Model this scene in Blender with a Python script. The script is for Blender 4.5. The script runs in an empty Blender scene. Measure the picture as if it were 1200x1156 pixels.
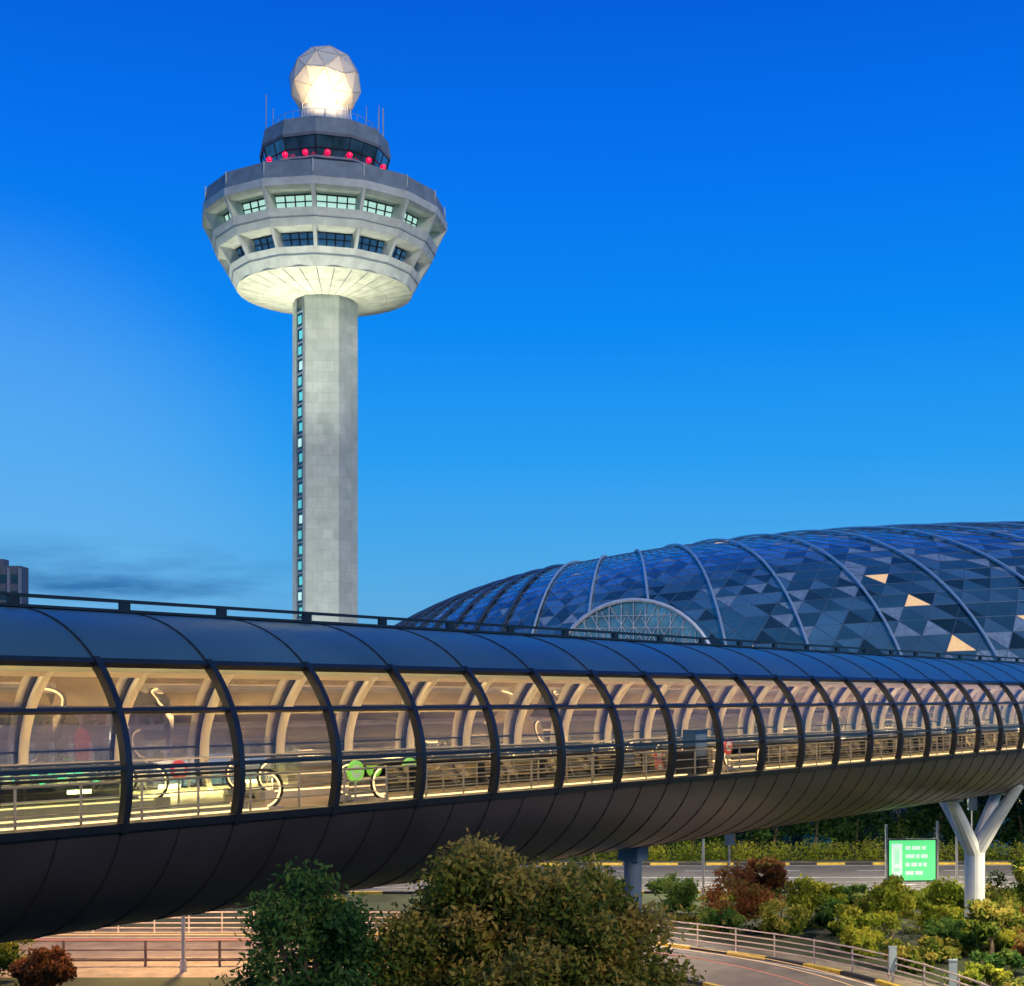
import bpy, math, random, bmesh
import numpy as np
from mathutils import Vector, Matrix
random.seed(7); rng=np.random.default_rng(11)
R=math.radians
sc=bpy.context.scene
sc.view_settings.view_transform='Standard'; sc.view_settings.look='None'; sc.view_settings.exposure=0
EYE=12.0
# ------------------------------------------------ materials
def mat(name,col,rough=.6,metal=0.0,em=None,es=0,var=.15,scale=2.0,bump=0.0,spec=.5,rvar=0):
    m=bpy.data.materials.new(name); m.use_nodes=True; nt=m.node_tree; n=nt.nodes; b=n['Principled BSDF']
    b.inputs['Roughness'].default_value=rough; b.inputs['Metallic'].default_value=metal
    b.inputs['Specular IOR Level'].default_value=spec
    tc=n.new('ShaderNodeTexCoord'); no=n.new('ShaderNodeTexNoise'); no.inputs['Scale'].default_value=scale; no.inputs['Detail'].default_value=6
    nt.links.new(tc.outputs['Object'],no.inputs['Vector'])
    r=n.new('ShaderNodeValToRGB'); r.color_ramp.elements[0].position=.3; r.color_ramp.elements[1].position=.7
    r.color_ramp.elements[0].color=(*[c*(1-var) for c in col],1); r.color_ramp.elements[1].color=(*[min(1,c*(1+var)) for c in col],1)
    nt.links.new(no.outputs['Fac'],r.inputs['Fac']); nt.links.new(r.outputs['Color'],b.inputs['Base Color'])
    if rvar:
        mr=n.new('ShaderNodeMapRange'); mr.inputs[1].default_value=.3; mr.inputs[2].default_value=.7; mr.inputs[3].default_value=rough-rvar; mr.inputs[4].default_value=rough+rvar
        nt.links.new(no.outputs['Fac'],mr.inputs[0]); nt.links.new(mr.outputs[0],b.inputs['Roughness'])
    if bump:
        bp=n.new('ShaderNodeBump'); bp.inputs['Strength'].default_value=bump; bp.inputs['Distance'].default_value=.05
        nt.links.new(no.outputs['Fac'],bp.inputs['Height']); nt.links.new(bp.outputs['Normal'],b.inputs['Normal'])
    if em: b.inputs['Emission Color'].default_value=(*em,1); b.inputs['Emission Strength'].default_value=es
    return m
def glassmat(name,tint,refl,glowmix=0.0,glowcol=(.8,.75,.6)):
    m=bpy.data.materials.new(name); m.use_nodes=True; nt=m.node_tree; n=nt.nodes; n.remove(n['Principled BSDF'])
    o=n['Material Output']; t=n.new('ShaderNodeBsdfTransparent'); t.inputs['Color'].default_value=(*tint,1)
    g=n.new('ShaderNodeBsdfGlossy'); g.inputs['Roughness'].default_value=.03
    fr=n.new('ShaderNodeFresnel'); fr.inputs['IOR'].default_value=1.5
    ml=n.new('ShaderNodeMath'); ml.operation='MULTIPLY_ADD'; ml.inputs[1].default_value=1.0; ml.inputs[2].default_value=refl
    nt.links.new(fr.outputs[0],ml.inputs[0])
    mx=n.new('ShaderNodeMixShader'); nt.links.new(ml.outputs[0],mx.inputs[0]); nt.links.new(t.outputs[0],mx.inputs[1]); nt.links.new(g.outputs[0],mx.inputs[2])
    if glowmix>0:
        d=n.new('ShaderNodeBsdfDiffuse'); d.inputs['Color'].default_value=(*glowcol,1)  # diffuse layer standing in for interior lights reflected in the glass
        tc=n.new('ShaderNodeTexCoord'); no=n.new('ShaderNodeTexNoise'); no.inputs['Scale'].default_value=.6; no.inputs['Detail'].default_value=5
        nt.links.new(tc.outputs['Object'],no.inputs['Vector'])
        m2=n.new('ShaderNodeMath'); m2.operation='MULTIPLY'; m2.inputs[1].default_value=glowmix*2; nt.links.new(no.outputs['Fac'],m2.inputs[0])
        mx2=n.new('ShaderNodeMixShader'); nt.links.new(m2.outputs[0],mx2.inputs[0]); nt.links.new(mx.outputs[0],mx2.inputs[1]); nt.links.new(d.outputs[0],mx2.inputs[2])
        mx=mx2
    nt.links.new(mx.outputs[0],o.inputs['Surface']); return m
def leafmat(name,cols):
    m=bpy.data.materials.new(name); m.use_nodes=True; nt=m.node_tree; n=nt.nodes; n.remove(n['Principled BSDF']); o=n['Material Output']
    a=n.new('ShaderNodeAttribute'); a.attribute_name='tint'
    r=n.new('ShaderNodeValToRGB'); e=r.color_ramp.elements
    e[0].color=(*cols[0],1); e[1].color=(*cols[-1],1)
    for i,c in enumerate(cols[1:-1]): k=e.new((i+1)/(len(cols)-1)); k.color=(*c,1)
    nt.links.new(a.outputs['Fac'],r.inputs['Fac'])
    d=n.new('ShaderNodeBsdfDiffuse'); t=n.new('ShaderNodeBsdfTranslucent'); mx=n.new('ShaderNodeMixShader'); mx.inputs[0].default_value=.35
    nt.links.new(r.outputs['Color'],d.inputs['Color']); nt.links.new(r.outputs['Color'],t.inputs['Color'])
    nt.links.new(d.outputs[0],mx.inputs[1]); nt.links.new(t.outputs[0],mx.inputs[2]); nt.links.new(mx.outputs[0],o.inputs['Surface']); return m
# ------------------------------------------------ mesh builder
class MB:
    def __init__(s): s.v=[]; s.f=[]; s.m=[]
    def add(s,vs,fs,mi=0):
        o=len(s.v); s.v+= [tuple(v) for v in vs]
        for f in fs: s.f.append(tuple(i+o for i in f)); s.m.append(mi)
    def box(s,c,ex,ey,ez,mi=0):
        c=Vector(c);ex=Vector(ex);ey=Vector(ey);ez=Vector(ez)
        vs=[c+a*ex+b*ey+d*ez for d in(-1,1) for b in(-1,1) for a in(-1,1)]
        s.add(vs,[(0,2,3,1),(4,5,7,6),(0,1,5,4),(2,6,7,3),(0,4,6,2),(1,3,7,5)],mi)
    def bx(s,x0,x1,y0,y1,z0,z1,mi=0):
        s.box(((x0+x1)/2,(y0+y1)/2,(z0+z1)/2),((x1-x0)/2,0,0),(0,(y1-y0)/2,0),(0,0,(z1-z0)/2),mi)
    def tube(s,pts,r,n=8,mi=0):
        pts=[Vector(p) for p in pts]; rs=r if isinstance(r,(list,tuple)) else [r]*len(pts); vs=[]
        for i,p in enumerate(pts):
            d=(pts[min(i+1,len(pts)-1)]-pts[max(i-1,0)]).normalized()
            up=Vector((0,0,1)) if abs(d.z)<.9 else Vector((1,0,0)); a=d.cross(up).normalized(); b=d.cross(a)
            for k in range(n): th=2*math.pi*k/n; vs.append(p+rs[i]*(a*math.cos(th)+b*math.sin(th)))
        fs=[(i*n+k,i*n+(k+1)%n,(i+1)*n+(k+1)%n,(i+1)*n+k) for i in range(len(pts)-1) for k in range(n)]
        fs+=[tuple(range(n)),tuple(range((len(pts)-1)*n,len(pts)*n))]
        s.add(vs,fs,mi)
    def build(s,name,mats,parent=None,smooth=False):
        me=bpy.data.meshes.new(name); me.from_pydata(s.v,[],s.f)
        for m in mats: me.materials.append(m)
        me.polygons.foreach_set('material_index',s.m)
        if smooth: me.polygons.foreach_set('use_smooth',[True]*len(s.f))
        me.update(); o=bpy.data.objects.new(name,me); sc.collection.objects.link(o)
        if parent: o.parent=parent
        return o
def empty(name):
    o=bpy.data.objects.new(name,None); sc.collection.objects.link(o); return o
def lamp(name,typ,loc,power,col,parent=None,target=None,**k):
    l=bpy.data.lights.new(name,typ); l.energy=power; l.color=col
    for a,b in k.items(): setattr(l,a,b)
    o=bpy.data.objects.new(name,l); o.location=loc; sc.collection.objects.link(o)
    if target is not None: o.rotation_euler=(Vector(target)-Vector(loc)).to_track_quat('-Z','Y').to_euler()
    if parent: o.parent=parent
    return o
# ------------------------------------------------ world sky
w=bpy.data.worlds.new('World'); sc.world=w; w.use_nodes=True; nt=w.node_tree; n=nt.nodes; bg=n['Background']
tc=n.new('ShaderNodeTexCoord'); sx=n.new('ShaderNodeSeparateXYZ'); nt.links.new(tc.outputs['Generated'],sx.inputs[0])
def lin(r,g,b): return tuple(((c/255)/12.92 if c/255<.04045 else ((c/255+.055)/1.055)**2.4) for c in(r,g,b))
ramp=n.new('ShaderNodeValToRGB'); nt.links.new(sx.outputs['Z'],ramp.inputs['Fac'])
stops=[(0.0,(104,166,208)),(.05,(98,172,222)),(.10,(74,168,232)),(.17,(38,156,240)),(.26,(4,136,242)),(.36,(0,115,238)),(.46,(0,93,218)),(.65,(12,90,178)),(1,(28,98,164))]
e=ramp.color_ramp.elements; e[0].position=0; e[0].color=(*lin(*stops[0][1]),1); e[1].position=1; e[1].color=(*lin(*stops[-1][1]),1)
for p,c in stops[1:-1]: k=e.new(p); k.color=(*lin(*c),1)
mp=n.new('ShaderNodeMapping'); mp.inputs['Scale'].default_value=(2.2,2.2,13); mp.inputs['Location'].default_value=(.55,.1,.75); nt.links.new(tc.outputs['Generated'],mp.inputs['Vector'])
no=n.new('ShaderNodeTexNoise'); no.inputs['Scale'].default_value=2.6; no.inputs['Detail'].default_value=7; no.inputs['Roughness'].default_value=.55; nt.links.new(mp.outputs[0],no.inputs['Vector'])
cr=n.new('ShaderNodeValToRGB'); cr.color_ramp.elements[0].position=.43; cr.color_ramp.elements[1].position=.62; nt.links.new(no.outputs['Fac'],cr.inputs['Fac'])
band=n.new('ShaderNodeValToRGB'); be=band.color_ramp.elements; be[0].position=.05; be[0].color=(0,0,0,1); be[1].position=.115; be[1].color=(0,0,0,1)
k=be.new(.075); k.color=(1,1,1,1); k=be.new(.09); k.color=(.7,.7,.7,1); nt.links.new(sx.outputs['Z'],band.inputs['Fac'])
dl=n.new('ShaderNodeVectorMath'); dl.operation='DOT_PRODUCT'; dl.inputs[1].default_value=(-.33,.94,.08); nt.links.new(tc.outputs['Generated'],dl.inputs[0])
dr=n.new('ShaderNodeValToRGB'); dr.color_ramp.elements[0].position=.975; dr.color_ramp.elements[0].color=(0.05,.05,.05,1); dr.color_ramp.elements[1].position=.997; nt.links.new(dl.outputs['Value'],dr.inputs['Fac'])
mm=n.new('ShaderNodeMath'); mm.operation='MULTIPLY'; nt.links.new(cr.outputs[0],mm.inputs[0]); nt.links.new(band.outputs[0],mm.inputs[1])
mm2=n.new('ShaderNodeMath'); mm2.operation='MULTIPLY'; nt.links.new(dr.outputs[0],mm2.inputs[1]); nt.links.new(mm.outputs[0],mm2.inputs[0])
# soft twilight veil: low in the west
dp=n.new('ShaderNodeVectorMath'); dp.operation='DOT_PRODUCT'; dp.inputs[1].default_value=(-.37,.925,.09); nt.links.new(tc.outputs['Generated'],dp.inputs[0])
gr=n.new('ShaderNodeValToRGB'); gr.color_ramp.interpolation='EASE'; gr.color_ramp.elements[0].position=.968; gr.color_ramp.elements[0].color=(0,0,0,1); gr.color_ramp.elements[1].position=1.0; gr.color_ramp.elements[1].color=(.36,.36,.36,1); nt.links.new(dp.outputs['Value'],gr.inputs['Fac'])
gm=n.new('ShaderNodeMix'); gm.data_type='RGBA'; nt.links.new(gr.outputs[0],gm.inputs[0]); nt.links.new(ramp.outputs[0],gm.inputs[6]); gm.inputs[7].default_value=(*lin(128,192,240),1)
mixc=n.new('ShaderNodeMix'); mixc.data_type='RGBA'; nt.links.new(mm2.outputs[0],mixc.inputs[0]); nt.links.new(gm.outputs[2],mixc.inputs[6]); mixc.inputs[7].default_value=(*lin(40,108,170),1)
sky=n.new('ShaderNodeTexSky'); sky.sky_type='NISHITA'; sky.sun_disc=False; sky.sun_elevation=R(26); sky.sun_rotation=R(150)
sm=n.new('ShaderNodeMix'); sm.data_type='RGBA'; sm.blend_type='ADD'; sm.inputs[0].default_value=.001; nt.links.new(mixc.outputs[2],sm.inputs[6]); nt.links.new(sky.outputs[0],sm.inputs[7])
nt.links.new(sm.outputs[2],bg.inputs['Color']); bg.inputs['Strength'].default_value=1.0
lamp('sun','SUN',(0,-20,60),1.3,(1,.86,.66),angle=R(12)).rotation_euler=(R(64),0,R(30))
# ------------------------------------------------ camera
cam=bpy.data.cameras.new('camera'); co=bpy.data.objects.new('camera',cam); sc.collection.objects.link(co); sc.camera=co
co.location=(0,0,EYE); co.rotation_euler=(R(90),0,0); cam.sensor_width=36; cam.lens=48; cam.shift_y=.2; cam.clip_end=9000
# ------------------------------------------------ shared materials
M_conc=mat('concrete_panel',(.60,.62,.56),.8,var=.16,scale=.9,bump=.25)
M_metal_dark=mat('dark_metal',(.03,.035,.045),.4,.3)
M_white=mat('white_paint',(.66,.66,.64),.5,var=.10,scale=.8)
M_black=mat('black_rubber',(.015,.015,.016),.5)
M_galv=mat('galvanised_steel',(.50,.47,.44),.45,.3)
M_warm=mat('warm_lamp',(1,.8,.5),.5,em=(1,.68,.32),es=14)
# ------------------------------------------------ GROUND
gmat=mat('grass_ground',(.040,.055,.018),.95,var=.5,scale=.25,bump=.5)
g=MB(); g.add([(-4000,-1500,0),(4000,-1500,0),(4000,6000,0),(-4000,6000,0)],[(0,1,2,3)]); g.build('ground',[gmat])
M_asph=mat('asphalt',(.11,.105,.10),.75,var=.25,scale=1.2,bump=.15)
M_pave=mat('paving',(.22,.18,.13),.85,var=.3,scale=1.5)
M_kY=mat('kerb_yellow',(.55,.38,.04),.6,var=.3,scale=4); M_kB=mat('kerb_black',(.02,.02,.02),.6); M_line=mat('road_paint',(.62,.62,.6),.6,var=.2,scale=5)
def offs(path,off,z=0):
    P=[Vector((x,y,0)) for x,y in path]; Q=[]
    for i,p in enumerate(P):
        d=(P[min(i+1,len(P)-1)]-P[max(i-1,0)]).normalized(); Q.append(p+Vector((-d.y,d.x,0))*off+Vector((0,0,z)))
    return Q
def ribbon(path,off0,off1,z,name,m,parent=None,dash=None):
    b=MB(); A=offs(path,off0,z); B=offs(path,off1,z)
    for i in range(len(A)-1):
        if dash and (i%dash[1])>=dash[0]: continue
        b.add([A[i],A[i+1],B[i+1],B[i]],[(0,1,2,3)])
    return b.build(name,[m],parent)
def resample(pts,step):
    P=[Vector((a[0],a[1],0)) for a in pts]; P=[2*P[0]-P[1]]+P+[2*P[-1]-P[-2]]; o=[]
    for i in range(1,len(P)-2):
        k=max(2,int((P[i+1]-P[i]).length/step))
        for j in range(k):
            t=j/k; a,b,c,d=P[i-1],P[i],P[i+1],P[i+2]
            o.append(.5*((2*b)+(c-a)*t+(2*a-5*b+4*c-d)*t*t+(3*b-a-3*c+d)*t**3))
    o.append(P[-2]); return [(p.x,p.y) for p in o]
def kerb(path,off,name,parent,two=True):
    b=MB(); P=offs(path,off)
    for i in range(len(P)-1):
        d=(P[i+1]-P[i]); L=d.length; d.normalize(); nn=Vector((-d.y,d.x,0)); c=(P[i]+P[i+1])/2
        b.box(c+Vector((0,0,.075)),d*L*.5,nn*.12,(0,0,.075),(i%2) if two else 0)
    return b.build(name,[M_kY,M_kB] if two else [M_pave],parent)
def fence(path,off,name,h=1.1,m=M_galv,rails=(.35,.72,1.08),pstep=2,pr=.05):
    b=MB(); Q=offs(path,off)
    for r in rails: b.tube([q+Vector((0,0,r)) for q in Q],.035,6)
    for i in range(0,len(Q),pstep): b.box(Q[i]+Vector((0,0,h/2)),(pr,0,0),(0,pr,0),(0,0,h/2))
    return b.build(name,[m])
r1=empty('expressway_road'); pA=[(x,91+.012*(x-20)) for x in np.arange(-150,160,2.0)]
ribbon(pA,-7,7,.004,'carriageway',M_asph,r1)
for o in(-3.4,.1,3.6): ribbon(pA,o,o+.16,.009,'lane_line',M_line,r1,dash=(1,3) if o!=.1 else None)
ribbon(pA,-6.6,-6.45,.009,'edge_line',M_line,r1); ribbon(pA,6.45,6.6,.009,'edge_line',M_line,r1)
kerb(pA,7.15,'kerb_far',r1); kerb(pA,-7.15,'kerb_near',r1)
ribbon(pA,7.3,9.0,.012,'pavement',M_pave,r1)
fence(pA,-7.8,'guard_rail',h=.8,rails=(.45,.75))
r2=empty('slip_road')
ctrl=[(-110,64),(-70,65),(-40,65.5),(-20,65.5),(-6,65.5),(3,64.6),(8,61.5),(11.6,57.5),(13.8,52.5),(15,45),(15.5,34),(15.5,15)]
pB=resample(ctrl,1.5); iL=max(i for i,p in enumerate(pB) if p[0]<-9)
ribbon(pB,-3.1,3.1,.004,'carriageway',mat('slip_asphalt',(.15,.125,.10),.7,var=.3,scale=1.0,bump=.15),r2)
ribbon(pB,2.7,2.82,.009,'edge_line',M_line,r2); ribbon(pB,-2.82,-2.7,.009,'edge_line',M_line,r2)
kerb(pB[iL:],-3.25,'kerb_near',r2); kerb(pB[:iL],-3.25,'kerb_stone',r2,False); kerb(pB[iL:],3.25,'kerb_far',r2); kerb(pB[:iL],3.25,'kerb_stone',r2,False)
ribbon(pB,3.4,5.2,.012,'footpath',M_pave,r2); ribbon(pB[:iL+6],-7.0,-3.4,.012,'footpath',M_pave,r2)
fence(pB,3.9,'curved_railing',h=1.15,m=mat('pink_painted_rail',(.52,.40,.35),.5),rails=(.3,.55,.82,1.1),pstep=1,pr=.03)
fence(pB[iL-40:iL],-4.6,'railing',h=1.2,m=mat('brown_rail',(.22,.13,.10),.5),rails=(.3,.75,1.15),pstep=2,pr=.05)
M_tr=mat('trail_red',(.3,.05,.03),.5,em=(1,.20,.10),es=.5); M_tw=mat('trail_amber',(.4,.3,.15),.5,em=(1,.55,.25),es=.8)
t=MB()
for o,zz,mi in((-1.7,.7,0),(.9,.6,1),(.1,.62,1)): t.tube(offs(pB,o,zz),.014,5,mi)
t.build('traffic_light_trail',[M_tr,M_tw])
# ------------------------------------------------ LEAVES
def leaves(name,clumps,n,size,m,parent=None):
    C=np.array(clumps,float); vol=(C[:,3]*C[:,4]*C[:,5])**(2/3); pr=vol/vol.sum(); idx=rng.choice(len(C),n,p=pr)
    d=rng.normal(size=(n,3)); d/=np.linalg.norm(d,axis=1)[:,None]; r=rng.random(n)**.45*(1+.18*rng.normal(size=n))
    p=C[idx,:3]+d*r[:,None]*C[idx,3:6]; p[:,2]=np.maximum(p[:,2],.03)
    a=rng.normal(size=(n,3)); a/=np.linalg.norm(a,axis=1)[:,None]; nb=d*.6+rng.normal(size=(n,3)); b=np.cross(a,nb); b/=np.linalg.norm(b,axis=1)[:,None]+1e-6
    s=size*(.6+.8*rng.random(n))[:,None]; v=np.empty((n,4,3)); v[:,0]=p-a*s; v[:,1]=p+b*s*.45; v[:,2]=p+a*s; v[:,3]=p-b*s*.45
    me=bpy.data.meshes.new(name); me.vertices.add(n*4); me.vertices.foreach_set('co',v.ravel()); me.loops.add(n*4); me.loops.foreach_set('vertex_index',np.arange(n*4,dtype=np.int32))
    me.polygons.add(n); me.polygons.foreach_set('loop_start',np.arange(0,n*4,4,dtype=np.int32)); me.polygons.foreach_set('loop_total',np.full(n,4,dtype=np.int32)); me.update(calc_edges=True)
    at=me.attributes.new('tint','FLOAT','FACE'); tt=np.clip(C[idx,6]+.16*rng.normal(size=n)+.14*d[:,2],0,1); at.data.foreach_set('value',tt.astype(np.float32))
    me.materials.append(m); o=bpy.data.objects.new(name,me); sc.collection.objects.link(o)
    if parent: o.parent=parent
    return o
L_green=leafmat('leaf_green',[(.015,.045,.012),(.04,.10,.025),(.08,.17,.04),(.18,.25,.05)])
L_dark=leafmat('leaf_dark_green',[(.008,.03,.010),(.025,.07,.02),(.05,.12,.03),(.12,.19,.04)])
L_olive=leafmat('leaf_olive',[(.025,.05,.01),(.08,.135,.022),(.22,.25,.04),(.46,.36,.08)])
L_crown=leafmat('leaf_crown',[(.02,.035,.01),(.08,.11,.02),(.24,.24,.035),(.55,.36,.08)])  # yellow end of the ramp puts warm light into the leaf colour
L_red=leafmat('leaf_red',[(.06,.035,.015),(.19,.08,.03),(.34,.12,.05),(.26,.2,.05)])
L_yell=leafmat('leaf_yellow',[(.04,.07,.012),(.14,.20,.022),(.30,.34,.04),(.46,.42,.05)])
M_bark=mat('bark',(.10,.07,.045),.9,var=.3,scale=6,bump=.5)
def sub(c,r,k,sz,tint,jit=.18,shell=True):
    o=[]
    for i in range(k):
        d=rng.normal(size=3); d/=np.linalg.norm(d); q=(.55+.45*rng.random()) if shell else rng.random()**.4
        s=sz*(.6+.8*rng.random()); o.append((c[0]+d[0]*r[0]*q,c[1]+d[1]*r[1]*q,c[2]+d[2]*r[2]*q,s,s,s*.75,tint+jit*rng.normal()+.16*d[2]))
    return o
def branches(b,base,tips,r0):
    for tp in tips:
        tp=Vector(tp); ba=Vector(base); mid=(ba+tp)/2+Vector((rng.normal()*.25,rng.normal()*.25,.15*(tp-ba).length))
        b.tube([ba,(ba+mid)/2+Vector((0,0,.1)),mid,tp],[r0,r0*.75,r0*.5,r0*.15],6)
tr=empty('broadleaf_tree'); b=MB(); bx,by=-.1,22.3
b.tube([(bx,by,0),(bx+.1,by,2),(bx-.05,by,4),(bx,by,5.4)],[.3,.24,.2,.15],10)
cl=sub((0.1,22,7.4),(2.25,2.1,2.2),100,.52,.68,.2)+sub((0.1,22,6.6),(1.7,1.5,1.5),24,.8,.38)+sub((-.1,21.9,8.75),(1.25,1.2,1.0),34,.42,.85)+sub((.95,21.8,8.3),(1.1,1.1,1.1),28,.42,.85)+sub((1.75,21.8,7.2),(.95,1.2,1.4),24,.42,.75)+sub((-1.4,21.8,7.5),(.9,1.3,1.4),20,.45,.6)  # top and right clumps tinted higher as lit, inner ones lower
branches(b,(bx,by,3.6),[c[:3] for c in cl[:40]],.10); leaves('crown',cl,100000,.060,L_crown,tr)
b.build('trunk',[M_bark],tr,True)
tr2=empty('broadleaf_tree'); b=MB(); b.tube([(-3.0,21.2,0),(-3.1,21.2,2.5),(-3.0,21.2,5)],[.2,.16,.1],8)
cl=sub((-3.0,21.2,7.3),(1.15,1.3,2.0),50,.45,.5,.16)+sub((-2.9,21.1,6.2),(1.0,1,1.4),16,.6,.3)+sub((-3.7,21.0,6.2),(.8,.8,1.2),18,.42,.45)
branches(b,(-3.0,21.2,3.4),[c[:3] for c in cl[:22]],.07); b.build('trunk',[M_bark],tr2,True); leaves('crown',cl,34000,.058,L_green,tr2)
def shrub(x,y,h,wd,m,n,size=.11,name='shrub',tint=.5):
    cl=sub((x,y,h*.52),(wd*.42,wd*.42,h*.42),max(8,int(wd*6)),min(h,wd)*.2,tint,.2)
    p=empty(name); b=MB()
    for i in range(5): c=cl[i]; b.tube([(x+rng.normal()*.1,y+rng.normal()*.1,0),((x+c[0])/2,(y+c[1])/2,h*.3),c[:3]],[.05,.035,.012],5)
    b.build('stems',[M_bark],p); leaves('foliage',cl,n,size,m,p)
def smalltree(x,y,h,wd,m,n,tint=.5,size=.13,name='small_tree'):
    p=empty(name); b=MB(); th=h*.45; b.tube([(x,y,0),(x+.08,y,th*.6),(x,y,th)],[.12,.09,.07],7)
    cl=sub((x,y,h*.68),(wd*.4,wd*.4,h*.27),int(14+wd*4),wd*.15,tint,.2); branches(b,(x,y,th*.85),[c[:3] for c in cl[:9]],.05)
    b.build('trunk',[M_bark],p,True); leaves('crown',cl,n,size,m,p)
shr=[(11.7,72,3.2,4.6,L_red,.6),(15.8,73,2.4,4.2,L_yell,.5),(8.8,76,2.2,4,L_green,.6),(19,70,2.4,3.6,L_olive,.5),(22.5,73,2.4,4,L_yell,.35),(26,72,2.8,4.5,L_olive,.4),(13.5,68.5,1.9,3.6,L_olive,.55),
 (17,66,2.0,3.4,L_yell,.55),(20.5,64,1.8,3,L_green,.6),(24,66,2.1,3.4,L_olive,.5),(28,68,2.6,4,L_green,.5),(17.6,60,1.5,2.6,L_olive,.6),(21,58.5,1.4,2.6,L_green,.55),(19.3,55.5,1.2,2.4,L_yell,.4),(23,61,1.6,3,L_red,.6),(5,79,2,4,L_green,.5),(31,72,3,4,L_olive,.5),(13.8,78,1.8,3.4,L_yell,.5),(19,77,1.5,3.2,L_green,.6),
 (16.5,69.5,1.6,3,L_green,.5),(21.8,68.5,1.8,3,L_yell,.5),(25.5,63.5,1.9,3,L_yell,.45),(26.5,69,1.7,3,L_red,.6),(22.6,64.2,1.3,2.6,L_yell,.6),(16.2,63.4,1.3,2.6,L_yell,.6),(19.4,61.8,1.3,2.6,L_olive,.7),(10.6,69.6,1.3,2.8,L_green,.65),(29,76,1.6,3.5,L_green,.6),(24.5,78,1.2,3.5,L_yell,.5)]
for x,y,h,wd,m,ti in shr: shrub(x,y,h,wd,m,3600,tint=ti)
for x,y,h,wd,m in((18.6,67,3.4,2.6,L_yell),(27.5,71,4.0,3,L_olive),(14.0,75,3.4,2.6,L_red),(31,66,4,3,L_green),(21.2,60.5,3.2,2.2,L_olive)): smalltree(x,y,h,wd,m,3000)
for x,y,h,wd,m in((-22,57,2.4,5,L_olive),(-19.2,56,2.0,3.2,L_red),(-26,59,3.0,5,L_green)): shrub(x,y,h,wd,m,5000,tint=.4)
for x,y,h,wd,m in((-11.5,73,5,4,L_green),(-8.0,57,3.8,3.4,L_olive),(-28,74,6.5,6,L_green),(-4,73,5,5,L_olive)): smalltree(x,y,h,wd,m,5000)
cl=[(x,101.2+rng.normal()*.4+.012*(x-20),.5,1.5,1.0,.85+.2*rng.random(),.62+.15*rng.normal()) for x in np.arange(6,60,2.3)]
leaves('clipped_hedge',cl,20000,.10,L_yell)
cl=[]
for x in np.arange(-6,75,1.0):
    for j in range(5): s=.9+.6*rng.random(); cl.append((x+rng.normal(),103.2+1.4*rng.random(),1.0+4.6*rng.random(),s,s,s*.8,.42+.26*rng.normal()))
leaves('tree_belt',cl,70000,.18,L_dark)
b=MB()
for x in np.arange(-5,75,3.1): b.tube([(x,103.5,0),(x+.2,103.5,2.2),(x+rng.normal()*.3,103.5,4.2)],[.14,.11,.05],6)
b.build('tree_belt_trunks',[M_bark])
cl=[(9+rng.random()*28,55+rng.random()*27,.12,.8,.8,.25,.5+.25*rng.normal()) for i in range(320)]
cl=[c for c in cl if not (c[0]<17.5 and c[1]<69.5)]
leaves('groundcover_planting',cl,34000,.09,L_olive)
cl=[]
for i in range(420):
    x=-150+rng.random()*190; y=175+rng.random()*25; s=2+2*rng.random(); cl.append((x,y+40*(x<-70),2+5.5*rng.random(),s,s,s*.8,.35+.2*rng.normal()))
cl=[c for c in cl if math.hypot(c[0]-59,c[1]-191)>95]
leaves('distant_trees',cl,36000,.55,L_green)
# ------------------------------------------------ CONTROL TOWER
tw=empty('air_traffic_control_tower'); TX,TY=-19.98,146.0
F=Vector((-TX,-TY,0)).normalized(); RT=Vector((-F.y,F.x,0))
if RT.x<0: RT=-RT
TC=Vector((TX,TY,0))
def tp(r,a,z): a=R(a); return TC+r*(F*math.cos(a)+RT*math.sin(a))+Vector((0,0,z))
def lathe(b,prof,n,off,mi=0,closed=True):
    m=len(prof); vs=[tp(r,off+360*k/n,z) for k in range(n) for r,z in prof]; fs=[]
    for k in range(n):
        for j in range(m if closed else m-1):
            j2=(j+1)%m; k2=(k+1)%n; fs.append((k*m+j,k2*m+j,k2*m+j2,k*m+j2))
    b.add(vs,fs,mi)
def panelmat(name,col,sw,sh):
    m=mat(name,col,.75,var=.12,scale=.7,bump=.1); nt=m.node_tree; n=nt.nodes; b=n['Principled BSDF']
    geo=n.new('ShaderNodeTexCoord'); mp=n.new('ShaderNodeMapping'); mp.inputs['Rotation'].default_value=(R(90),0,0); nt.links.new(geo.outputs['Object'],mp.inputs[0])
    br=n.new('ShaderNodeTexBrick'); br.offset=.5; br.inputs['Color1'].default_value=(1,1,1,1); br.inputs['Color2'].default_value=(.84,.86,.85,1); br.inputs['Mortar'].default_value=(.72,.72,.70,1)
    br.inputs['Scale'].default_value=1; br.inputs['Mortar Size'].default_value=.02; br.inputs['Brick Width'].default_value=sw; br.inputs['Row Height'].default_value=sh
    nt.links.new(mp.outputs[0],br.inputs['Vector']); mx=n.new('ShaderNodeMix'); mx.data_type='RGBA'; mx.blend_type='MULTIPLY'; mx.inputs[0].default_value=1
    src=b.inputs['Base Color'].links[0].from_socket; nt.links.new(src,mx.inputs[6]); nt.links.new(br.outputs['Color'],mx.inputs[7]); nt.links.new(mx.outputs[2],b.inputs['Base Color']); return m
M_shaft=panelmat('marble_panels',(.50,.53,.47),1.1,1.1)
M_gdark=mat('dark_window_glass',(.02,.05,.07),.08,.2,var=.2)
M_glit=mat('lit_window',(.3,.4,.38),.2,em=(.60,1,.84),es=.7,var=.3,scale=1.3)
M_gteal=mat('stair_window',(.1,.4,.4),.2,em=(.15,.8,.75),es=.5)
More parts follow.
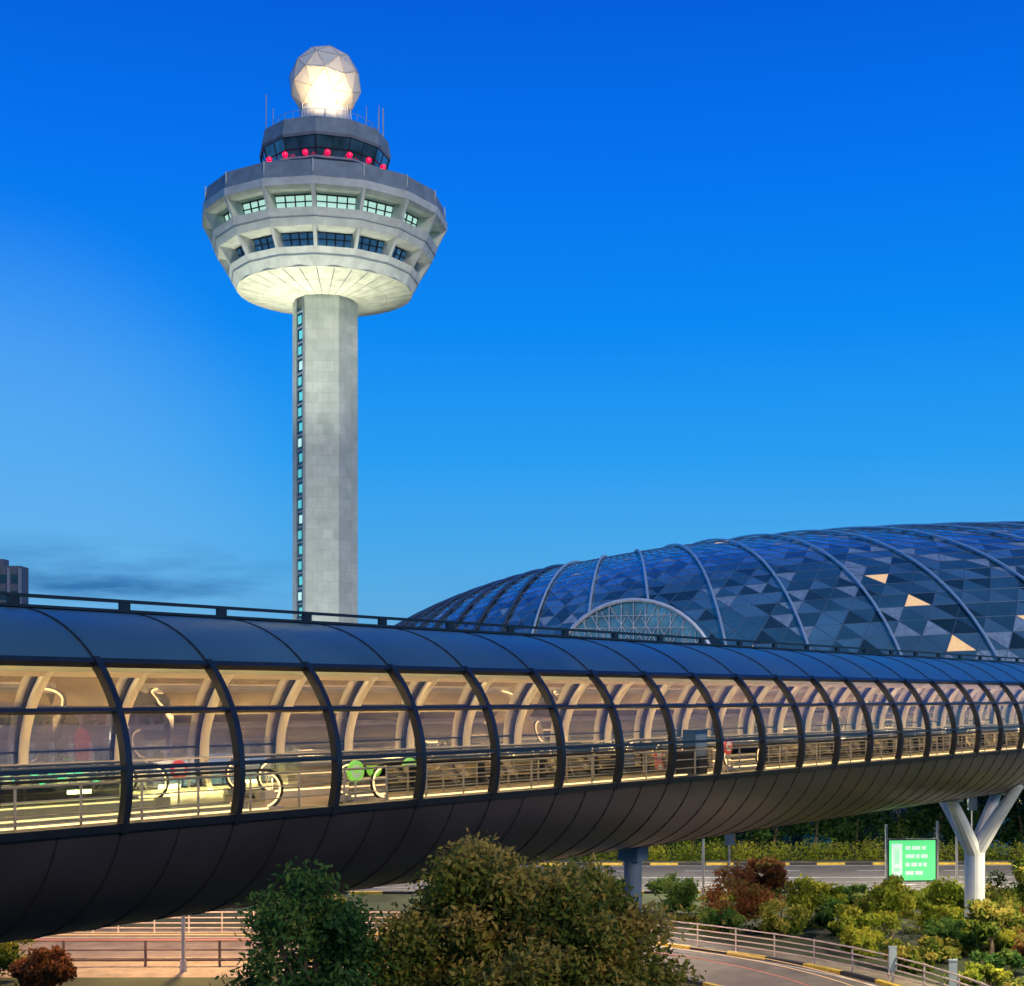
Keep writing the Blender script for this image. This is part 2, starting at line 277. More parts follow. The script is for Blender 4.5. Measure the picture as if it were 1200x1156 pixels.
M_gblue=mat('blue_window_glass',(.10,.28,.42),.08,.6,em=(.05,.18,.40),es=.30,var=.2)  # faint blue emission added as interior glow, panes mirror the dark soffit
M_par=mat('parapet_concrete',(.21,.26,.29),.7,var=.18,scale=1,bump=.2)
M_red=mat('red_beacon',(.5,.0,.03),.4,em=(1,.0,.035),es=3.2)
b=MB(); hexa=[-96,-36,24,84,144,204]
vs=[tp(3.47,a,0) for a in hexa]+[tp(3.47,a,54.6) for a in hexa]; b.add(vs,[(i,(i+1)%6,(i+1)%6+6,i+6) for i in range(6)])
b.build('shaft',[M_shaft],tw)
A=tp(3.47,-96,0); B=tp(3.47,-36,0); ud=(B-A).normalized(); nn=Vector((ud.y,-ud.x,0))
if nn.dot((A+B)/2-TC)<0: nn=-nn
ctr=A+ud*2.3
b=MB(); b.box(ctr+nn*.02+Vector((0,0,30)),ud*.75,nn*.05,(0,0,24),0)
z=6.5; i=0
while z<53.2:
    b.box(ctr+nn*.09+ud*(.18 if i%2 else -.1)+Vector((0,0,z)),ud*.40,nn*.03,(0,0,.42),1 if i%5 else 2)
    b.box(ctr+nn*.11+Vector((0,0,z+.82)),ud*.8,nn*.05,(0,0,.09),3); z+=1.62; i+=1
for sgn in(-1,1): b.box(ctr+nn*.08+ud*.8*sgn+Vector((0,0,30)),ud*.07,nn*.09,(0,0,24.05),3)
b.build('stair_window_strip',[M_gdark,M_gteal,M_glit,M_par],tw)
N=16; OFF=-5.3
b=MB()
lathe(b,[(12.55,64.7),(12.95,62.95),(12.2,62.95),(12.0,64.5)],N,OFF,1)
lathe(b,[(13.05,62.9),(13.0,62.15),(12.5,61.9),(10.6,61.9),(10.6,62.9)],N,OFF,0)
lathe(b,[(12.05,60.25),(11.4,58.7),(9.0,58.5),(9.0,59.3),(11.3,59.9),(11.7,60.25)],N,OFF,0)
lathe(b,[(10.25,57.0),(9.35,55.25),(7.5,55.35),(7.5,56.2),(9.6,56.6),(9.9,57.0)],N,OFF,0)
lathe(b,[(12.1,64.3),(0.01,64.4)],N,OFF,1,False)
for k in range(N):
    a=OFF+360*k/N
    b.box(tp(12.78,a,63.8),(tp(1,a,0)-TC)*.06,(tp(1,a+90,0)-TC)*.05,Vector((0,0,.85)),0)
b.build('ring_beams',[M_conc,M_par],tw)
# dark shadow joint + thin ledge line around each beam
b=MB(); lathe(b,[(11.78,59.45),(11.70,59.38),(11.6,59.42),(11.7,59.5)],N,OFF,0); lathe(b,[(9.98,56.28),(9.90,56.2),(9.8,56.25),(9.9,56.33)],N,OFF,0); b.build('beam_joints',[M_par],tw)
b=MB()
for k in range(32):
    a0=OFF+360*k/32; a1=a0+360/32
    for (r0,z0,r1,z1) in((9.3,55.24,6.6,54.75),(6.56,54.74,3.3,54.2)):
        p=[tp(r0,a0+.3,z0),tp(r0,a1-.3,z0),tp(r1,a1-.4,z1),tp(r1,a0+.4,z1)]; b.add(p,[(0,1,2,3)])
lathe(b,[(9.3,55.34),(3.2,54.34)],32,OFF,1,False)
b.build('underside',[mat('soffit_panels',(.62,.62,.50),.7,var=.2,scale=.8),M_par],tw)
b=MB(); f=MB()
for k in range(N):
    a0=OFF+360*k/N; a1=a0+360/N
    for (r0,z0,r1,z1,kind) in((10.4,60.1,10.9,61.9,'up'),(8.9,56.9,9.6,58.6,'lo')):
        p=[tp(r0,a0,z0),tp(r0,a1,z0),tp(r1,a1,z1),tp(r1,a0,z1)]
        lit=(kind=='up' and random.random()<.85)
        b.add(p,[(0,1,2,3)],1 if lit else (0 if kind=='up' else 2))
        for q in (.03,.28,.52,.76,.97):
            aa=p[0].lerp(p[1],q)*1.0; bb=p[3].lerp(p[2],q); out=(aa-TC); out.z=0; out.normalize()
            b.box((aa+bb)/2+out*.05,(p[1]-p[0]).normalized()*.06,out*.06,(bb-aa)/2,3)
        for q in(.08,.62,.96):
            aa=p[0].lerp(p[3],q); bb=p[1].lerp(p[2],q); out=((aa+bb)/2-TC); out.z=0; out.normalize(); b.box((aa+bb)/2+out*.06,(bb-aa)/2,out*.05,(0,0,.05),3)
    a=a0; tdir=(tp(1,a+90,0)-TC)
    for prof in([(13.0,62.2),(11.9,60.1),(10.0,60.0),(10.2,62.2)],[(11.4,58.8),(10.15,56.8),(8.3,56.6),(8.8,58.6)]):
        vs=[tp(r,a,z)+tdir*s for s in(-.17,.17) for r,z in prof]; f.add(vs,[(0,1,2,3),(7,6,5,4),(0,4,5,1),(1,5,6,2),(2,6,7,3),(3,7,4,0)])
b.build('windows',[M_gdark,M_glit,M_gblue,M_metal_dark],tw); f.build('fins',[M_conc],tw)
b=MB(); lathe(b,[(9.9,62.8),(9.9,60),(8.2,58.4),(8.0,55.6)],N,OFF,0,False); b.build('inner_wall',[M_par],tw)
b=MB(); NC=12; OC=-8
lathe(b,[(6.3,66.2),(6.3,64.4)],NC,OC,1,False); lathe(b,[(7.3,67.2),(7.5,66.9),(6.2,66.7),(6.2,67.1)],NC,OC,1)
lathe(b,[(6.15,67.0),(6.85,69.5)],NC,OC,2,False)
lathe(b,[(6.9,69.45),(7.05,69.75),(6.75,71.4),(5.0,71.9),(.01,72.1)],NC,OC,1,False); lathe(b,[(6.95,69.46),(4,69.4)],NC,OC,0,False)
for k in range(NC):
    a=OC+360*k/NC
    b.tube([tp(6.2,a,67.0),tp(6.9,a,69.5)],.07,5,3)
    a+=15; b.tube([tp(6.0,a,67.0),tp(6.66,a,69.5)],.035,5,3)
lathe(b,[(6.6,68.3),(6.52,68.22),(6.5,68.3)],NC,OC,3)
b.build('control_cab',[M_metal_dark,M_par,mat('cab_glass',(.08,.22,.30),.05,.6,var=.6,scale=.5),M_metal_dark],tw)
b=MB()
for a in range(-180,180,18):
    c=tp(7.25,a+2,67.5); b.tube([c-Vector((0,0,.3)),c-Vector((0,0,.05))],.06,5,1)
    b.tube([c-Vector((0,0,.26)),c-Vector((0,0,.12)),c+Vector((0,0,.12)),c+Vector((0,0,.26))],[.12,.27,.27,.1],10,0)
b.build('obstruction_lights',[M_red,M_metal_dark],tw)
b=MB()
for a,r,z0,z1,rr in((-78,6.3,71,75.6,.05),(-60,6.2,71,73.4,.04),(70,6.0,71,74.8,.05),(60,6.4,71,73.6,.04),(82,6.2,71,75,.08),(50,5.6,71,74,.04),(-100,9,64.4,67,.05),(100,10,64.4,67.3,.05),(95,7,64.4,68.6,.04)):
    b.tube([tp(r,a,z0),tp(r,a,z1)],rr,5)
for a in range(0,360,12): b.tube([tp(5.6,a,71.6),tp(5.6,a,72.6)],.025,4)
lathe(b,[(5.62,72.6),(5.58,72.6),(5.6,72.65)],30,0); b.build('antennas',[M_galv],tw)
bm=bmesh.new(); bmesh.ops.create_icosphere(bm,subdivisions=2,radius=3.82)
rm=Matrix.Rotation(R(23),3,'Z')@Matrix.Rotation(R(31),3,'X')
for v in bm.verts: v.co=rm@v.co
for v in bm.verts:
    if v.co.z<-3.2: v.co.z=-3.2
me=bpy.data.meshes.new('radome'); bm.to_mesh(me); bm.free()
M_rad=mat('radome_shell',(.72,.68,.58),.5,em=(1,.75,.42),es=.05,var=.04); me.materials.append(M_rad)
ra=bpy.data.objects.new('radome',me); ra.location=(TX,TY,77.6); sc.collection.objects.link(ra); ra.parent=tw
rw=bpy.data.objects.new('radome_joints',me.copy()); rw.data.materials.clear(); rw.data.materials.append(mat('radome_joint',(.42,.37,.30),.6)); rw.location=ra.location; sc.collection.objects.link(rw); rw.parent=tw
md=rw.modifiers.new('w','WIREFRAME'); md.thickness=.08
b=MB(); lathe(b,[(2.6,71.9),(2.6,74.6),(.01,74.6)],24,0,0,False)
for a in range(0,360,30): b.tube([tp(2.9,a,71.9),tp(2.7,a,74.9)],.06,5,0)
b.build('radome_base',[M_white],tw)
for a in(-14,20): lamp('radome_flood','SPOT',tp(6.0,a,72.9),2300,(1,.72,.40),tw,tp(1.2,a,77.8),spot_size=R(85),spot_blend=.9,shadow_soft_size=.2)
for a,p in((-70,.5),(-5,.75),(65,1.7)):
    lamp('shaft_flood','SPOT',tp(26,a,6),24000*p,(.96,1,.88),tw,tp(0,0,34),spot_size=R(80),spot_blend=.8,shadow_soft_size=.6)
b=MB()
for a in(-130,-62,-20,28,75,140):
    c=tp(24,a,6); b.tube([tp(24,a,0),tp(24,a,5.6)],.15,8); b.box(c-Vector((0,0,.25)),(.5,0,0),(0,.3,0),(0,0,.12))
    lamp('pod_flood','SPOT',c,56000,(.98,1,.80),tw,tp(3.5,a*.9,56.5),spot_size=R(23),spot_blend=.8,shadow_soft_size=.5)
b.build('floodlight_masts',[M_galv],tw)
pod=MB(); pod.bx(TX-16,TX+14,TY-9,TY+14,0,5.5,0); pod.bx(TX-15,TX+13,TY-9.06,TY-9.01,2.2,4.6,1)
for x in np.arange(TX-15,TX+13.1,2): pod.bx(x-.08,x+.08,TY-9.2,TY-9.06,2.1,4.7,2)
pod.build('podium',[M_conc,M_glit,M_par],tw)
# ------------------------------------------------ GLASS DOME
dm=empty('glass_dome_building'); DC=Vector((58.4,191,0)); DR=89.0; DH=32.6; PO=Vector((20,246,0)); PE=3.1
def dz(x,y):
    r=min(1,math.hypot(x-DC.x,y-DC.y)/DR); return DH*math.sqrt(max(0,1-r**PE))
def rayL(a):
    d=Vector((math.cos(a),math.sin(a),0)); q=PO-DC; bb=q.dot(d); return -bb+math.sqrt(bb*bb-(q.length_squared-DR*DR)),d
def dpt(a,s,lift=0):
    L,d=rayL(a); p=PO+d*L*s; z=dz(p.x,p.y)
    o=(p-DC); rr=o.length/DR
    if lift:
        nrm=Vector((o.x/DR,o.y/DR,0))*min(3,rr*3); nrm.z=max(.15,2*z/DH*(DR/DH)*.5); nrm.normalize(); return Vector((p.x,p.y,z))+nrm*lift
    return Vector((p.x,p.y,z))
angs=[]; a=-180.0
while a<180:
    angs.append(a); a+= 2.4 if a<-140 else(2.0 if a<-100 else (2.9 if a<-40 else 5.0))
AN=[]
for i,a in enumerate(angs):
    nx=angs[i+1] if i+1<len(angs) else 180.0; k=2 if a<-100 else 3
    for q in range(k): AN.append(a+(nx-a)*q/k)
NR=len(AN)
def aval(x):
    i=int(math.floor(x)); f_=x-i; a=AN[i%NR]; c=AN[(i+1)%NR]+(360 if (i%NR)==NR-1 else 0); return R(a+(c-a)*f_)
NS=48; b=MB(); vs=[]
def ss(i): return 1-(1-i/NS)**1.5
for i in range(1,NS+1):
    for j in range(NR): vs.append(dpt(aval(j+.5*(i%2)),ss(i)))
fs=[];ms=[]
lit=[(33,112,.0),(46,116,.0),(50,112,.0),(22,126,.0),(60,110,.0)]
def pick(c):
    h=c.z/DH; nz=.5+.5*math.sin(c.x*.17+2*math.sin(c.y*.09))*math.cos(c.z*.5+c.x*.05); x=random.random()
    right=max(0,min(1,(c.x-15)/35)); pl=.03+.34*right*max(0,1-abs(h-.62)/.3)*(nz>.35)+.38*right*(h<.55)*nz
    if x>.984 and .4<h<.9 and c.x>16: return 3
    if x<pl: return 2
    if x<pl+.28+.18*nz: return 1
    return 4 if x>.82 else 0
for i in range(NS-1):
    for j in range(NR):
        a=i*NR+j; a2=i*NR+(j+1)%NR; c=(i+1)*NR+j; c2=(i+1)*NR+(j+1)%NR
        T=[(a,c,a2),(a2,c,c2)] if (i+1)%2==0 else [(a,c,c2),(a,c2,a2)]
        for t3 in T: fs.append(t3); ms.append(pick((vs[t3[0]]+vs[t3[1]]+vs[t3[2]])/3))
b.v=[tuple(v) for v in vs]; b.f=fs; b.m=ms
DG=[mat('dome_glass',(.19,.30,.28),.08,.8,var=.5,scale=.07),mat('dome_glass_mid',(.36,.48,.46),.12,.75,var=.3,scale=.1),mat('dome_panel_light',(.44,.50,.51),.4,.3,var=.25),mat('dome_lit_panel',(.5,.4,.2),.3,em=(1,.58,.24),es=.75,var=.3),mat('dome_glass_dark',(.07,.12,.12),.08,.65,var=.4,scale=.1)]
o=b.build('glazing',DG,dm)
o2=bpy.data.objects.new('glazing_bars',o.data.copy()); o2.data.materials.clear(); o2.data.materials.append(mat('glazing_bar',(.16,.21,.24),.4,.4)); o2.data.polygons.foreach_set('material_index',[0]*len(fs)); sc.collection.objects.link(o2); o2.parent=dm
md=o2.modifiers.new('w','WIREFRAME'); md.thickness=.075; md.use_replace=True
b=MB()
for a0 in angs:
    a=R(a0); b.tube([dpt(a,.06+.94*(1-(1-i/36)**1.5),.22) for i in range(37)],.14 if a0>-100 else .2,6,0 if a0>-100 else 1)
b.build('ribs',[mat('rib_steel_lit',(.55,.62,.64),.4,.2,var=.05),mat('rib_steel_shaded',(.07,.10,.13),.4,.3,var=.05)],dm,True)  # one steel in two tones: pale for lit ribs, dark for shaded left
AX,AY=10.8,121.5; ad=Vector((DC.x-AX-30,DC.y-AY,0)).normalized(); ar=Vector((ad.y,-ad.x,0)); az0=13.0; aw=7.6; ah=7.7
b=MB(); base=Vector((AX,AY,az0))
def ap(th,k,dd): return base+ar*(aw*k*math.cos(th))+Vector((0,0,ah*k*math.sin(th)))+ad*dd
arc=[math.pi*i/28 for i in range(29)]
b.tube([ap(0,1,0)-Vector((0,0,az0-.1))]+[ap(th,1,0) for th in arc]+[ap(math.pi,1,0)-Vector((0,0,az0-.1))],.2,8,0)
for i in range(28):
    b.add([ap(arc[i],1,0),ap(arc[i+1],1,0),ap(arc[i+1],1,22),ap(arc[i],1,22)],[(0,1,2,3)],2)
    b.add([base+ad*.3,ap(arc[i],.98,.3),ap(arc[i+1],.98,.3)],[(0,1,2)],1)
for x in np.arange(-6.6,6.7,1.1):
    hh=ah*math.sqrt(max(0,1-(x/aw)**2))
    for s in(-1,1):
        z1=hh*.97
        if s>0: b.tube([base+ar*x,base+ar*x+Vector((0,0,z1))],.045,4,0)
        t1=1.0
        while t1>.05 and ((x+s*z1*.6*t1)/aw)**2+(z1*t1/ah)**2>.97: t1-=.05
        b.tube([base+ar*x,base+ar*(x+s*z1*.6*t1)+Vector((0,0,z1*t1))],.04,4,0)
for zz in(1.3,2.6,3.9,5.2,6.3):
    xx=aw*math.sqrt(1-(zz/ah)**2)*.98; b.tube([base-ar*xx+Vector((0,0,zz)),base+ar*xx+Vector((0,0,zz))],.04,4,0)
b.box(base+ad*.35-Vector((0,0,az0/2)),ar*aw*.98,ad*.05,(0,0,az0/2),1)
b.build('entrance_arch',[mat('arch_white',(.62,.66,.68),.4,.1),mat('arch_glass',(.30,.38,.40),.12,.7,var=.4,scale=.3),DG[0]],dm)
# ------------------------------------------------ LINK BRIDGE
br=empty('pedestrian_link_bridge'); D=Vector((.6363,.7714,0)); NB=Vector((.7714,-.6363,0)); O=Vector((-34.08,0,0))
ba,bb_,bz=4.2,3.45,EYE-1.56; SP=2.707; T0=37.0-SP*12; NBAY=47
def bp(t,th,off=0): th=R(th); return O+D*t+NB*((ba+off)*math.cos(th))+Vector((0,0,bz+(bb_+off)*math.sin(th)))
def bl(t,u,z): return O+D*t+NB*u+Vector((0,0,z))
TE=T0+SP*NBAY
def shell(th0,th1,off,name,m,ns=20):
    b=MB(); ths=np.linspace(th0,th1,ns+1); k=ns+1
    vs=[bp(T0+SP*i,th,off) for i in range(NBAY+1) for th in ths]
    b.add(vs,[(i*k+j,(i+1)*k+j,(i+1)*k+j+1,i*k+j+1) for i in range(NBAY) for j in range(ns)]); return b.build(name,[m],br,True)
def arcstrip(b,t,th0,th1,o0,o1,w,mi=0,ns=16):
    ths=np.linspace(th0,th1,ns+1); vs=[]
    for th in ths:
        for (dt,of) in((-w,o0),(w,o0),(w,o1),(-w,o1)): vs.append(bp(t+dt,th,of))
    fs=[]
    for i in range(ns):
        for j in range(4): fs.append((i*4+j,i*4+(j+1)%4,(i+1)*4+(j+1)%4,(i+1)*4+j))
    fs+=[(0,1,2,3),(ns*4,ns*4+1,ns*4+2,ns*4+3)]; b.add(vs,fs,mi)
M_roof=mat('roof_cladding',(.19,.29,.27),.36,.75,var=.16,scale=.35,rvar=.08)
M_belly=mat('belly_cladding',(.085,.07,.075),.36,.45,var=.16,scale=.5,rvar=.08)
M_seam=mat('panel_seam',(.015,.015,.018),.6)
M_frame=mat('window_frame',(.025,.032,.042),.35,.4)
M_in=mat('inner_lining',(.72,.64,.48),.7,var=.04)
M_glass=glassmat('bridge_glass',(.96,.97,.96),.03,0)
M_glassf=glassmat('far_glass',(.90,.91,.89),.12,.14,(.9,.80,.60))  # beige mix puts the warm interior reflections into the far panes' colour
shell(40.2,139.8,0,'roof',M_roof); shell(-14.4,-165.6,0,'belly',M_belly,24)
shell(41,139,-.3,'ceiling_lining',M_in,14); shell(-16,-60,-.3,'wall_lining_near',M_in,6); shell(-120,-164,-.3,'wall_lining_far',M_in,6)
shell(-14.4,40.2,0,'glazing_near',M_glass,10); shell(139.8,194.4,0,'glazing_far',M_glassf,10)
b=MB(); s=MB(); rb=MB()
for i in range(NBAY+1):
    t=T0+SP*i
    arcstrip(b,t,-16.5,42,.10,-.10,.07); arcstrip(b,t,138,196.5,.10,-.10,.06)
    arcstrip(s,t,40,140,.022,-.02,.022); arcstrip(s,t,-15,-165,.02,-.02,.016,0,20)
    if i<NBAY: arcstrip(s,t+SP/2,-15,-165,.02,-.02,.014,0,20)
    arcstrip(rb,t,50,198,-.14,-.36,.075,0,26)
def longi(b,th,off,w,h,mi=0):
    c0=bp(T0,th,off); c1=bp(TE,th,off); a=R(th); rad=(NB*math.cos(a)+Vector((0,0,math.sin(a)))).normalized(); tg=(NB*(-math.sin(a))+Vector((0,0,math.cos(a)))).normalized()
    b.box((c0+c1)/2,(c1-c0)/2,rad*w,tg*h,mi)
for th,h in((40.6,.06),(22.3,.034),(3.8,.04),(-14.9,.08)):
    longi(b,th,0,.075,h); longi(b,180-th,0,.05,h*.6)
b.build('window_frames',[M_frame],br); s.build('panel_seams',[M_seam],br); rb.build('interior_ribs',[mat('rib_paint',(.86,.80,.66),.5,var=.04)],br,True)
b=MB(); b.box(bl((T0+TE)/2,.2,EYE+2.15),D*(TE-T0)/2,NB*.07,(0,0,.035)); b.box(bl((T0+TE)/2,.2,EYE+1.92),D*(TE-T0)/2,NB*.25,(0,0,.03))
for i in range(NBAY+1): b.box(bl(T0+SP*i,.2,EYE+2.04),D*.12,NB*.06,(0,0,.12))
b.build('ridge_rail',[M_frame],br)
FZ=EYE-2.62
b=MB(); b.box(bl((T0+TE)/2,0,FZ-.1),D*(TE-T0)/2,NB*3.75,(0,0,.1)); b.build('floor',[mat('terrazzo_floor',(.34,.26,.14),.3,var=.3,scale=1.5)],br)
b=MB()
for u in(-2.3,0.0,2.3): b.box(bl((T0+TE)/2,u,EYE+(1.15 if u else 1.42)),D*(TE-T0)/2,NB*.09,(0,0,.02))
b.box(bl((T0+TE)/2,-3.62,FZ+.10),D*(TE-T0)/2,NB*.03,(0,0,.02))
b.build('strip_lights',[mat('warm_strip_light',(1,.85,.6),.5,em=(1,.70,.33),es=22)],br)
b=MB()
for i in range(NBAY):
    b.box(bl(T0+SP*(i+.5),-3.66,FZ+.28),D*.32,NB*.04,(0,0,.05))
b.build('wall_lights',[M_warm],br)
b=MB()
for u in(-3.72,3.72):
    for hh,rr in((1.0,.03),(.72,.018),(.46,.018),(.2,.018)): b.tube([bl(T0,u,FZ+hh),bl(TE,u,FZ+hh)],rr,6)
    for i in range(NBAY*2): b.box(bl(T0+SP*(i*.5+.25),u,FZ+.5),D*.018,NB*.02,(0,0,.5))
b.build('side_handrails',[M_galv],br)
tv=MB()
for (ta,tb) in((5,41.6),(45.4,60.6),(64,90),(94,118)):
    for u in(2.75,1.45,-1.45,-2.75):
        z0=FZ
        def endcap(tc,sg): return [bl(tc+sg*.5*math.cos(R(q)),u,z0+.58+.44*math.sin(R(q))) for q in range(-80,91,17)]
        path=list(reversed(endcap(tb,1))); full=endcap(ta,-1)+path
        tv.tube(full,.035,6,0)
        for tc,sg in((ta,-1),(tb,1)):
            tv.tube([bl(tc+sg*.43*math.cos(R(q)),u,z0+.58+.37*math.sin(R(q))) for q in range(-80,91,17)],.022,5,3)
        tv.box(bl((ta+tb)/2,u,z0+.5),D*(tb-ta)/2,NB*.012,(0,0,.40),1)
        tv.box(bl((ta+tb)/2,u,z0+.10),D*((tb-ta)/2+.5),NB*.10,(0,0,.10),2)
        tv.box(bl((ta+tb)/2,u+.11,z0+.17),D*((tb-ta)/2),NB*.008,(0,0,.018),3)
    for u in(2.1,-2.1): tv.box(bl((ta+tb)/2,u,z0+.03),D*((tb-ta)/2+.6),NB*.55,(0,0,.03),4)
tv.build('moving_walkway',[M_black,glassmat('balustrade_glass',(.9,.95,.92),.02,0),M_galv,mat('balustrade_light',(1,.8,.5),.5,em=(1,.66,.28),es=2.2),M_metal_dark],br)
def disc_sign(t,u,z,r,m,nm='round_sign'):
    b=MB(); c=bl(t,u,z); pts=[c+NB*(-.03),c+NB*.03]; b.tube(pts,r,20,0); b.tube([c+NB*.03,c+NB*.045],r*.62,20,1)
    b.box(c+NB*.055,D*r*.40,NB*.008,(0,0,r*.12),0); b.tube([bl(t,u,FZ),bl(t,u,z-r)],.03,6,2); b.build(nm,[m,mat('sign_face',(.6,.65,.5),.5,em=(.5,.8,.4) if 'dir' in nm else (1,.7,.5),es=.25),M_galv])
G=mat('sign_green',(.15,.5,.08),.4,em=(.45,1,.1),es=.45); RR=mat('sign_red',(.6,.05,.04),.4,em=(1,.1,.05),es=.25)
disc_sign(46.9,2.1,FZ+.82,.27,G,'direction_sign'); disc_sign(45.0,2.1,FZ+.82,.27,G,'direction_sign'); disc_sign(62.7,2.1,FZ+.95,.27,RR,'no_entry_sign'); disc_sign(42.9,-2.1,FZ+.8,.25,RR,'no_entry_sign')
b=MB(); b.box(bl(59.3,2.9,FZ+.8),D*.42,NB*.2,(0,0,.8),0); b.box(bl(59.3,3.12,FZ+1.1),D*.32,NB*.015,(0,0,.35),1); b.tube([bl(59.3,3.1,FZ+.5),bl(59.3,3.15,FZ+.5)],.22,14,0); b.build('information_kiosk',[M_metal_dark,mat('kiosk_screen',(.1,.1,.12),.2,em=(.5,.6,.7),es=.12)])
def ycol(t,arms=True):
    p=empty('bridge_support_column'); b=MB(); z1=EYE-7.9 if arms else bz-bb_-.5; rr=.5 if arms else .3
    b.tube([bl(t,0,0),bl(t,0,.3)],[rr*1.8,rr*1.7],20,1)
    b.tube([bl(t,0,.2),bl(t,0,z1-.2),bl(t,0,z1+.2)],[rr,rr,rr*1.1],20,0 if arms else 2)
    if arms:
        for dt,du in((-3.2,0),(3.2,0),(-.4,2.4),(.4,-2.4)):
            zz=bz-bb_*math.sqrt(max(0,1-(du/ba)**2))+.05
            b.tube([bl(t,0,z1-.1),bl(t+dt*.5,du*.5,(z1+zz)/2),bl(t+dt,du,zz)],[.42,.34,.26],12)
        b.tube([bl(t,0,z1-.3),bl(t,0,z1+.5)],[.5,.42],16)
        for dt in(-3.2,3.2): b.box(bl(t+dt,0,bz-bb_-.02),D*.4,NB*.5,(0,0,.10),1)
    else: b.box(bl(t,0,z1+.3),D*.32,NB*.4,(0,0,.3),2)
    b.build('column',[M_white,M_galv,mat('grey_blue_paint',(.14,.19,.24),.6)],p,False)
ycol(60.0,False); ycol(90.9); ycol(122)
# ------------------------------------------------ street furniture
def street_lamp(x,y,h,dx,dy,power=1500,col=(1,.68,.36)):
    p=empty('street_lamp'); b=MB(); b.tube([(x,y,0),(x,y,.5)],[.16,.14],8); b.tube([(x,y,.4),(x,y,h*.95),(x+dx*.3,y+dy*.3,h),(x+dx,y+dy,h+.1)],[.09,.06,.05,.04],8)
    b.box((x+dx,y+dy,h+.08),(.38 if abs(dx)>abs(dy) else .14,0,0),(0,.14 if abs(dx)>abs(dy) else .38,0),(0,0,.07),0); b.box((x+dx,y+dy,h),(.25 if abs(dx)>abs(dy) else .1,0,0),(0,.1 if abs(dx)>abs(dy) else .25,0),(0,0,.012),1)
    b.build('pole',[M_galv,M_warm],p); lamp('lamp','SPOT',(x+dx,y+dy,h-.25),power,col,p,shadow_soft_size=.25,spot_size=R(158),spot_blend=.3)
street_lamp(-14.4,59.8,8,0,2,9500,(1,.60,.27)); street_lamp(-30,60.5,8,0,2,8500,(1,.60,.27)); street_lamp(0.5,60.5,8,0,2,5000,(1,.64,.34))
street_lamp(11.6,82.8,8.5,0,2.2,9500,(1,.86,.62)); street_lamp(27,82.9,8.5,0,2.2,9500,(1,.86,.62)); street_lamp(44,83,8.5,0,2.2,9000,(1,.84,.6)); street_lamp(-5,82.6,8.5,0,2.2,6000,(1,.75,.45))
street_lamp(22,53,7.5,-1.5,0,6500,(1,.86,.54)); street_lamp(32,66,7.5,-1.5,0,6500,(1,.86,.54))
for x in(-40,-85,-55): street_lamp(x,120+abs(x)*.4,9,1.5,0,5000)
sg=empty('illuminated_sign_board'); b=MB(); X0,Y0=24.0,82.0
b.box((X0,Y0,2.25),(1.5,.12,0),(-.008,.1,0),(0,0,1.28),0); b.box((X0+.01,Y0-.11,2.25),(1.42,.114,0),(-.001,.012,0),(0,0,1.2),1)
def sb(cx,cz,hw,hh,mi): b.box((X0+.01+cx,Y0-.128+cx*.08,2.25+cz),(hw,.08*hw,0),(-.001,.008,0),(0,0,hh),mi)
sb(-.95,0,.32,1.0,3); sb(-.95,.25,.13,.45,1); sb(-.95,-.55,.2,.1,1)
for k,(cz,ws) in enumerate(((.75,(.3,.5,.25)),(.25,(.55,.2,.4)),(-.25,(.25,.35,.2,.2)),(-.75,(.5,.45)))):
    x=-.42
    for wd in ws: sb(x+wd/2,cz,wd/2,.11,4); x+=wd+.1
b.bx(X0-1.62,X0-1.5,Y0-.2,Y0-.05,0,4.4,2); b.bx(X0+1.52,X0+1.64,Y0+.05,Y0+.2,0,4.6,2); b.bx(X0-1.2,X0-.95,Y0+.12,Y0+.3,0,1.0,2); b.bx(X0+.95,X0+1.2,Y0+.2,Y0+.38,0,1.0,2)
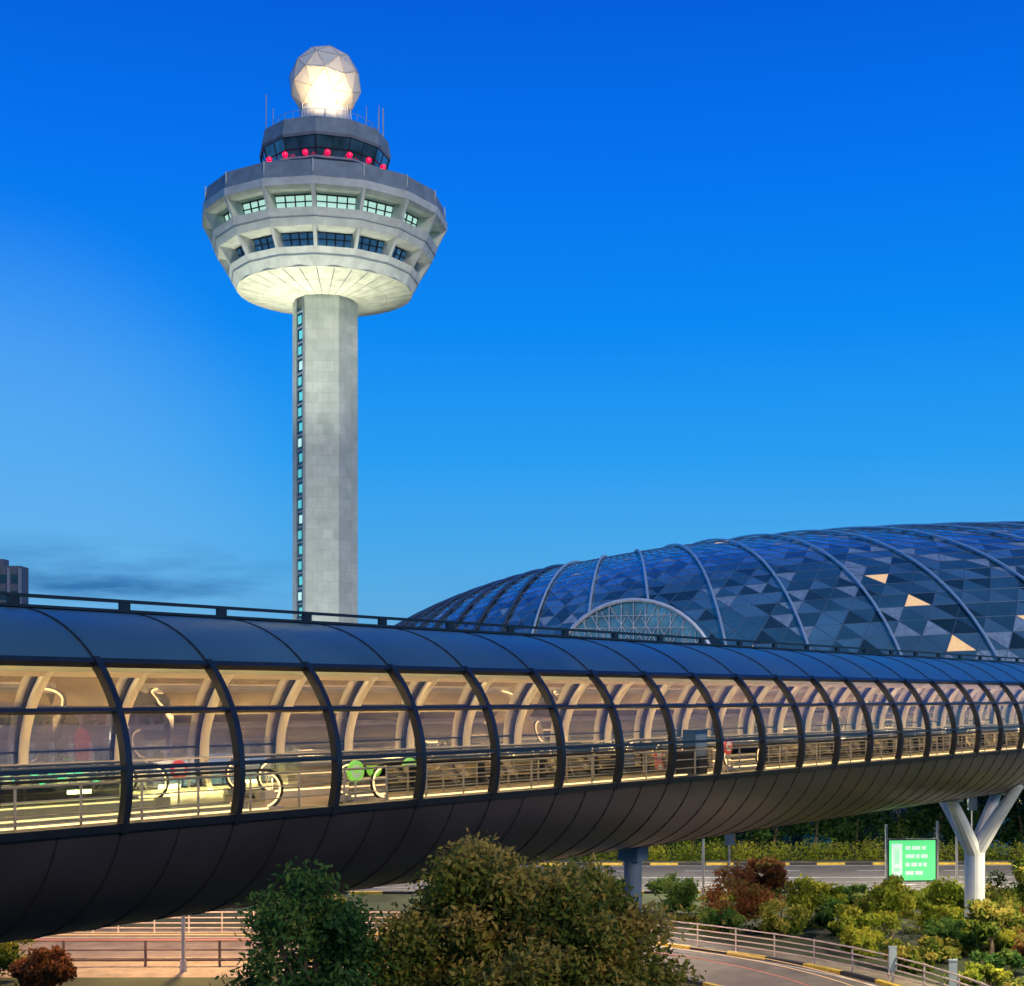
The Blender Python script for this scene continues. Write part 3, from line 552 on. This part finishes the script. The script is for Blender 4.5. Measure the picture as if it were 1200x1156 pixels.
b.build('board',[M_metal_dark,mat('sign_lit_green',(.1,.5,.2),.3,em=(.16,1,.30),es=.8,var=.1),M_galv,mat('sign_lit_white',(.5,.5,.5),.3,em=(.80,1,.8),es=.8),mat('sign_lit_lettering',(.5,.5,.5),.3,em=(.75,1,.75),es=.8)],sg)
for x,y,h in((28.3,84,6.0),(12.9,81,4.2),(31.5,83,5)):
    b=MB(); b.tube([(x,y,0),(x,y,h)],[.07,.05],8); b.box((x,y-.08,h-.5),(.28,0,0),(0,.02,0),(0,0,.42),1); b.build('traffic_sign',[M_galv,M_par])
for x,y in((16.0,57.4),(17.6,54.5)):
    b=MB(); b.bx(x-.16,x+.16,y-.05,y+.05,.5,1.5,0); b.bx(x-.04,x+.04,y-.04,y+.04,0,.5,1); b.bx(x-.18,x+.18,y-.07,y+.07,1.5,1.56,0); b.build('chevron_marker',[M_par,M_galv])
# ------------------------------------------------ background buildings
def office(name,x0,x1,y0,y1,h,lit,neon=False):
    p=empty(name); b=MB(); b.bx(x0,x1,y0,y1,0,h,0); b.bx(x0+2,x1-4,y0+1,y1-1,h,h+1.6,0)
    nx=int((x1-x0)/2.4)
    for i in range(nx+1): x=x0+(x1-x0)*i/nx; b.bx(x-.3,x+.3,y0-.6,y0-.02,0,h-.5,2)
    for k in range(int(h/3.6)):
        z=k*3.6+1.2
        for i in range(nx):
            a=x0+(x1-x0)*i/nx+.45; c=x0+(x1-x0)*(i+1)/nx-.45; b.bx(a,c,y0-.12,y0-.03,z,z+1.9,3 if random.random()<lit else 1)
    if neon:
        for k in range(14): xx=x0+.5+k*1.1; zz=.8+2.6*random.random(); b.bx(xx,xx+.5+.6*random.random(),y0-1.1,y0-1.0,zz,zz+.3+.4*random.random(),4)
    b.build('facade',[mat(name+'_wall',(.10,.12,.16),.7),M_gdark,mat(name+'_fin',(.2,.23,.28),.6),mat(name+'_lit',(.6,.5,.3),.4,em=(1,.66,.3),es=2.0),mat(name+'_green_lamp',(.1,.5,.3),.4,em=(.05,1,.4),es=3)],p)
office('office_tower',-140,-108,300,305,41.0,.03)
office('terminal_building',-130,-45,235,260,10.5,.6)
office('car_park_building',-66,-30,168,172,7,.5,True)
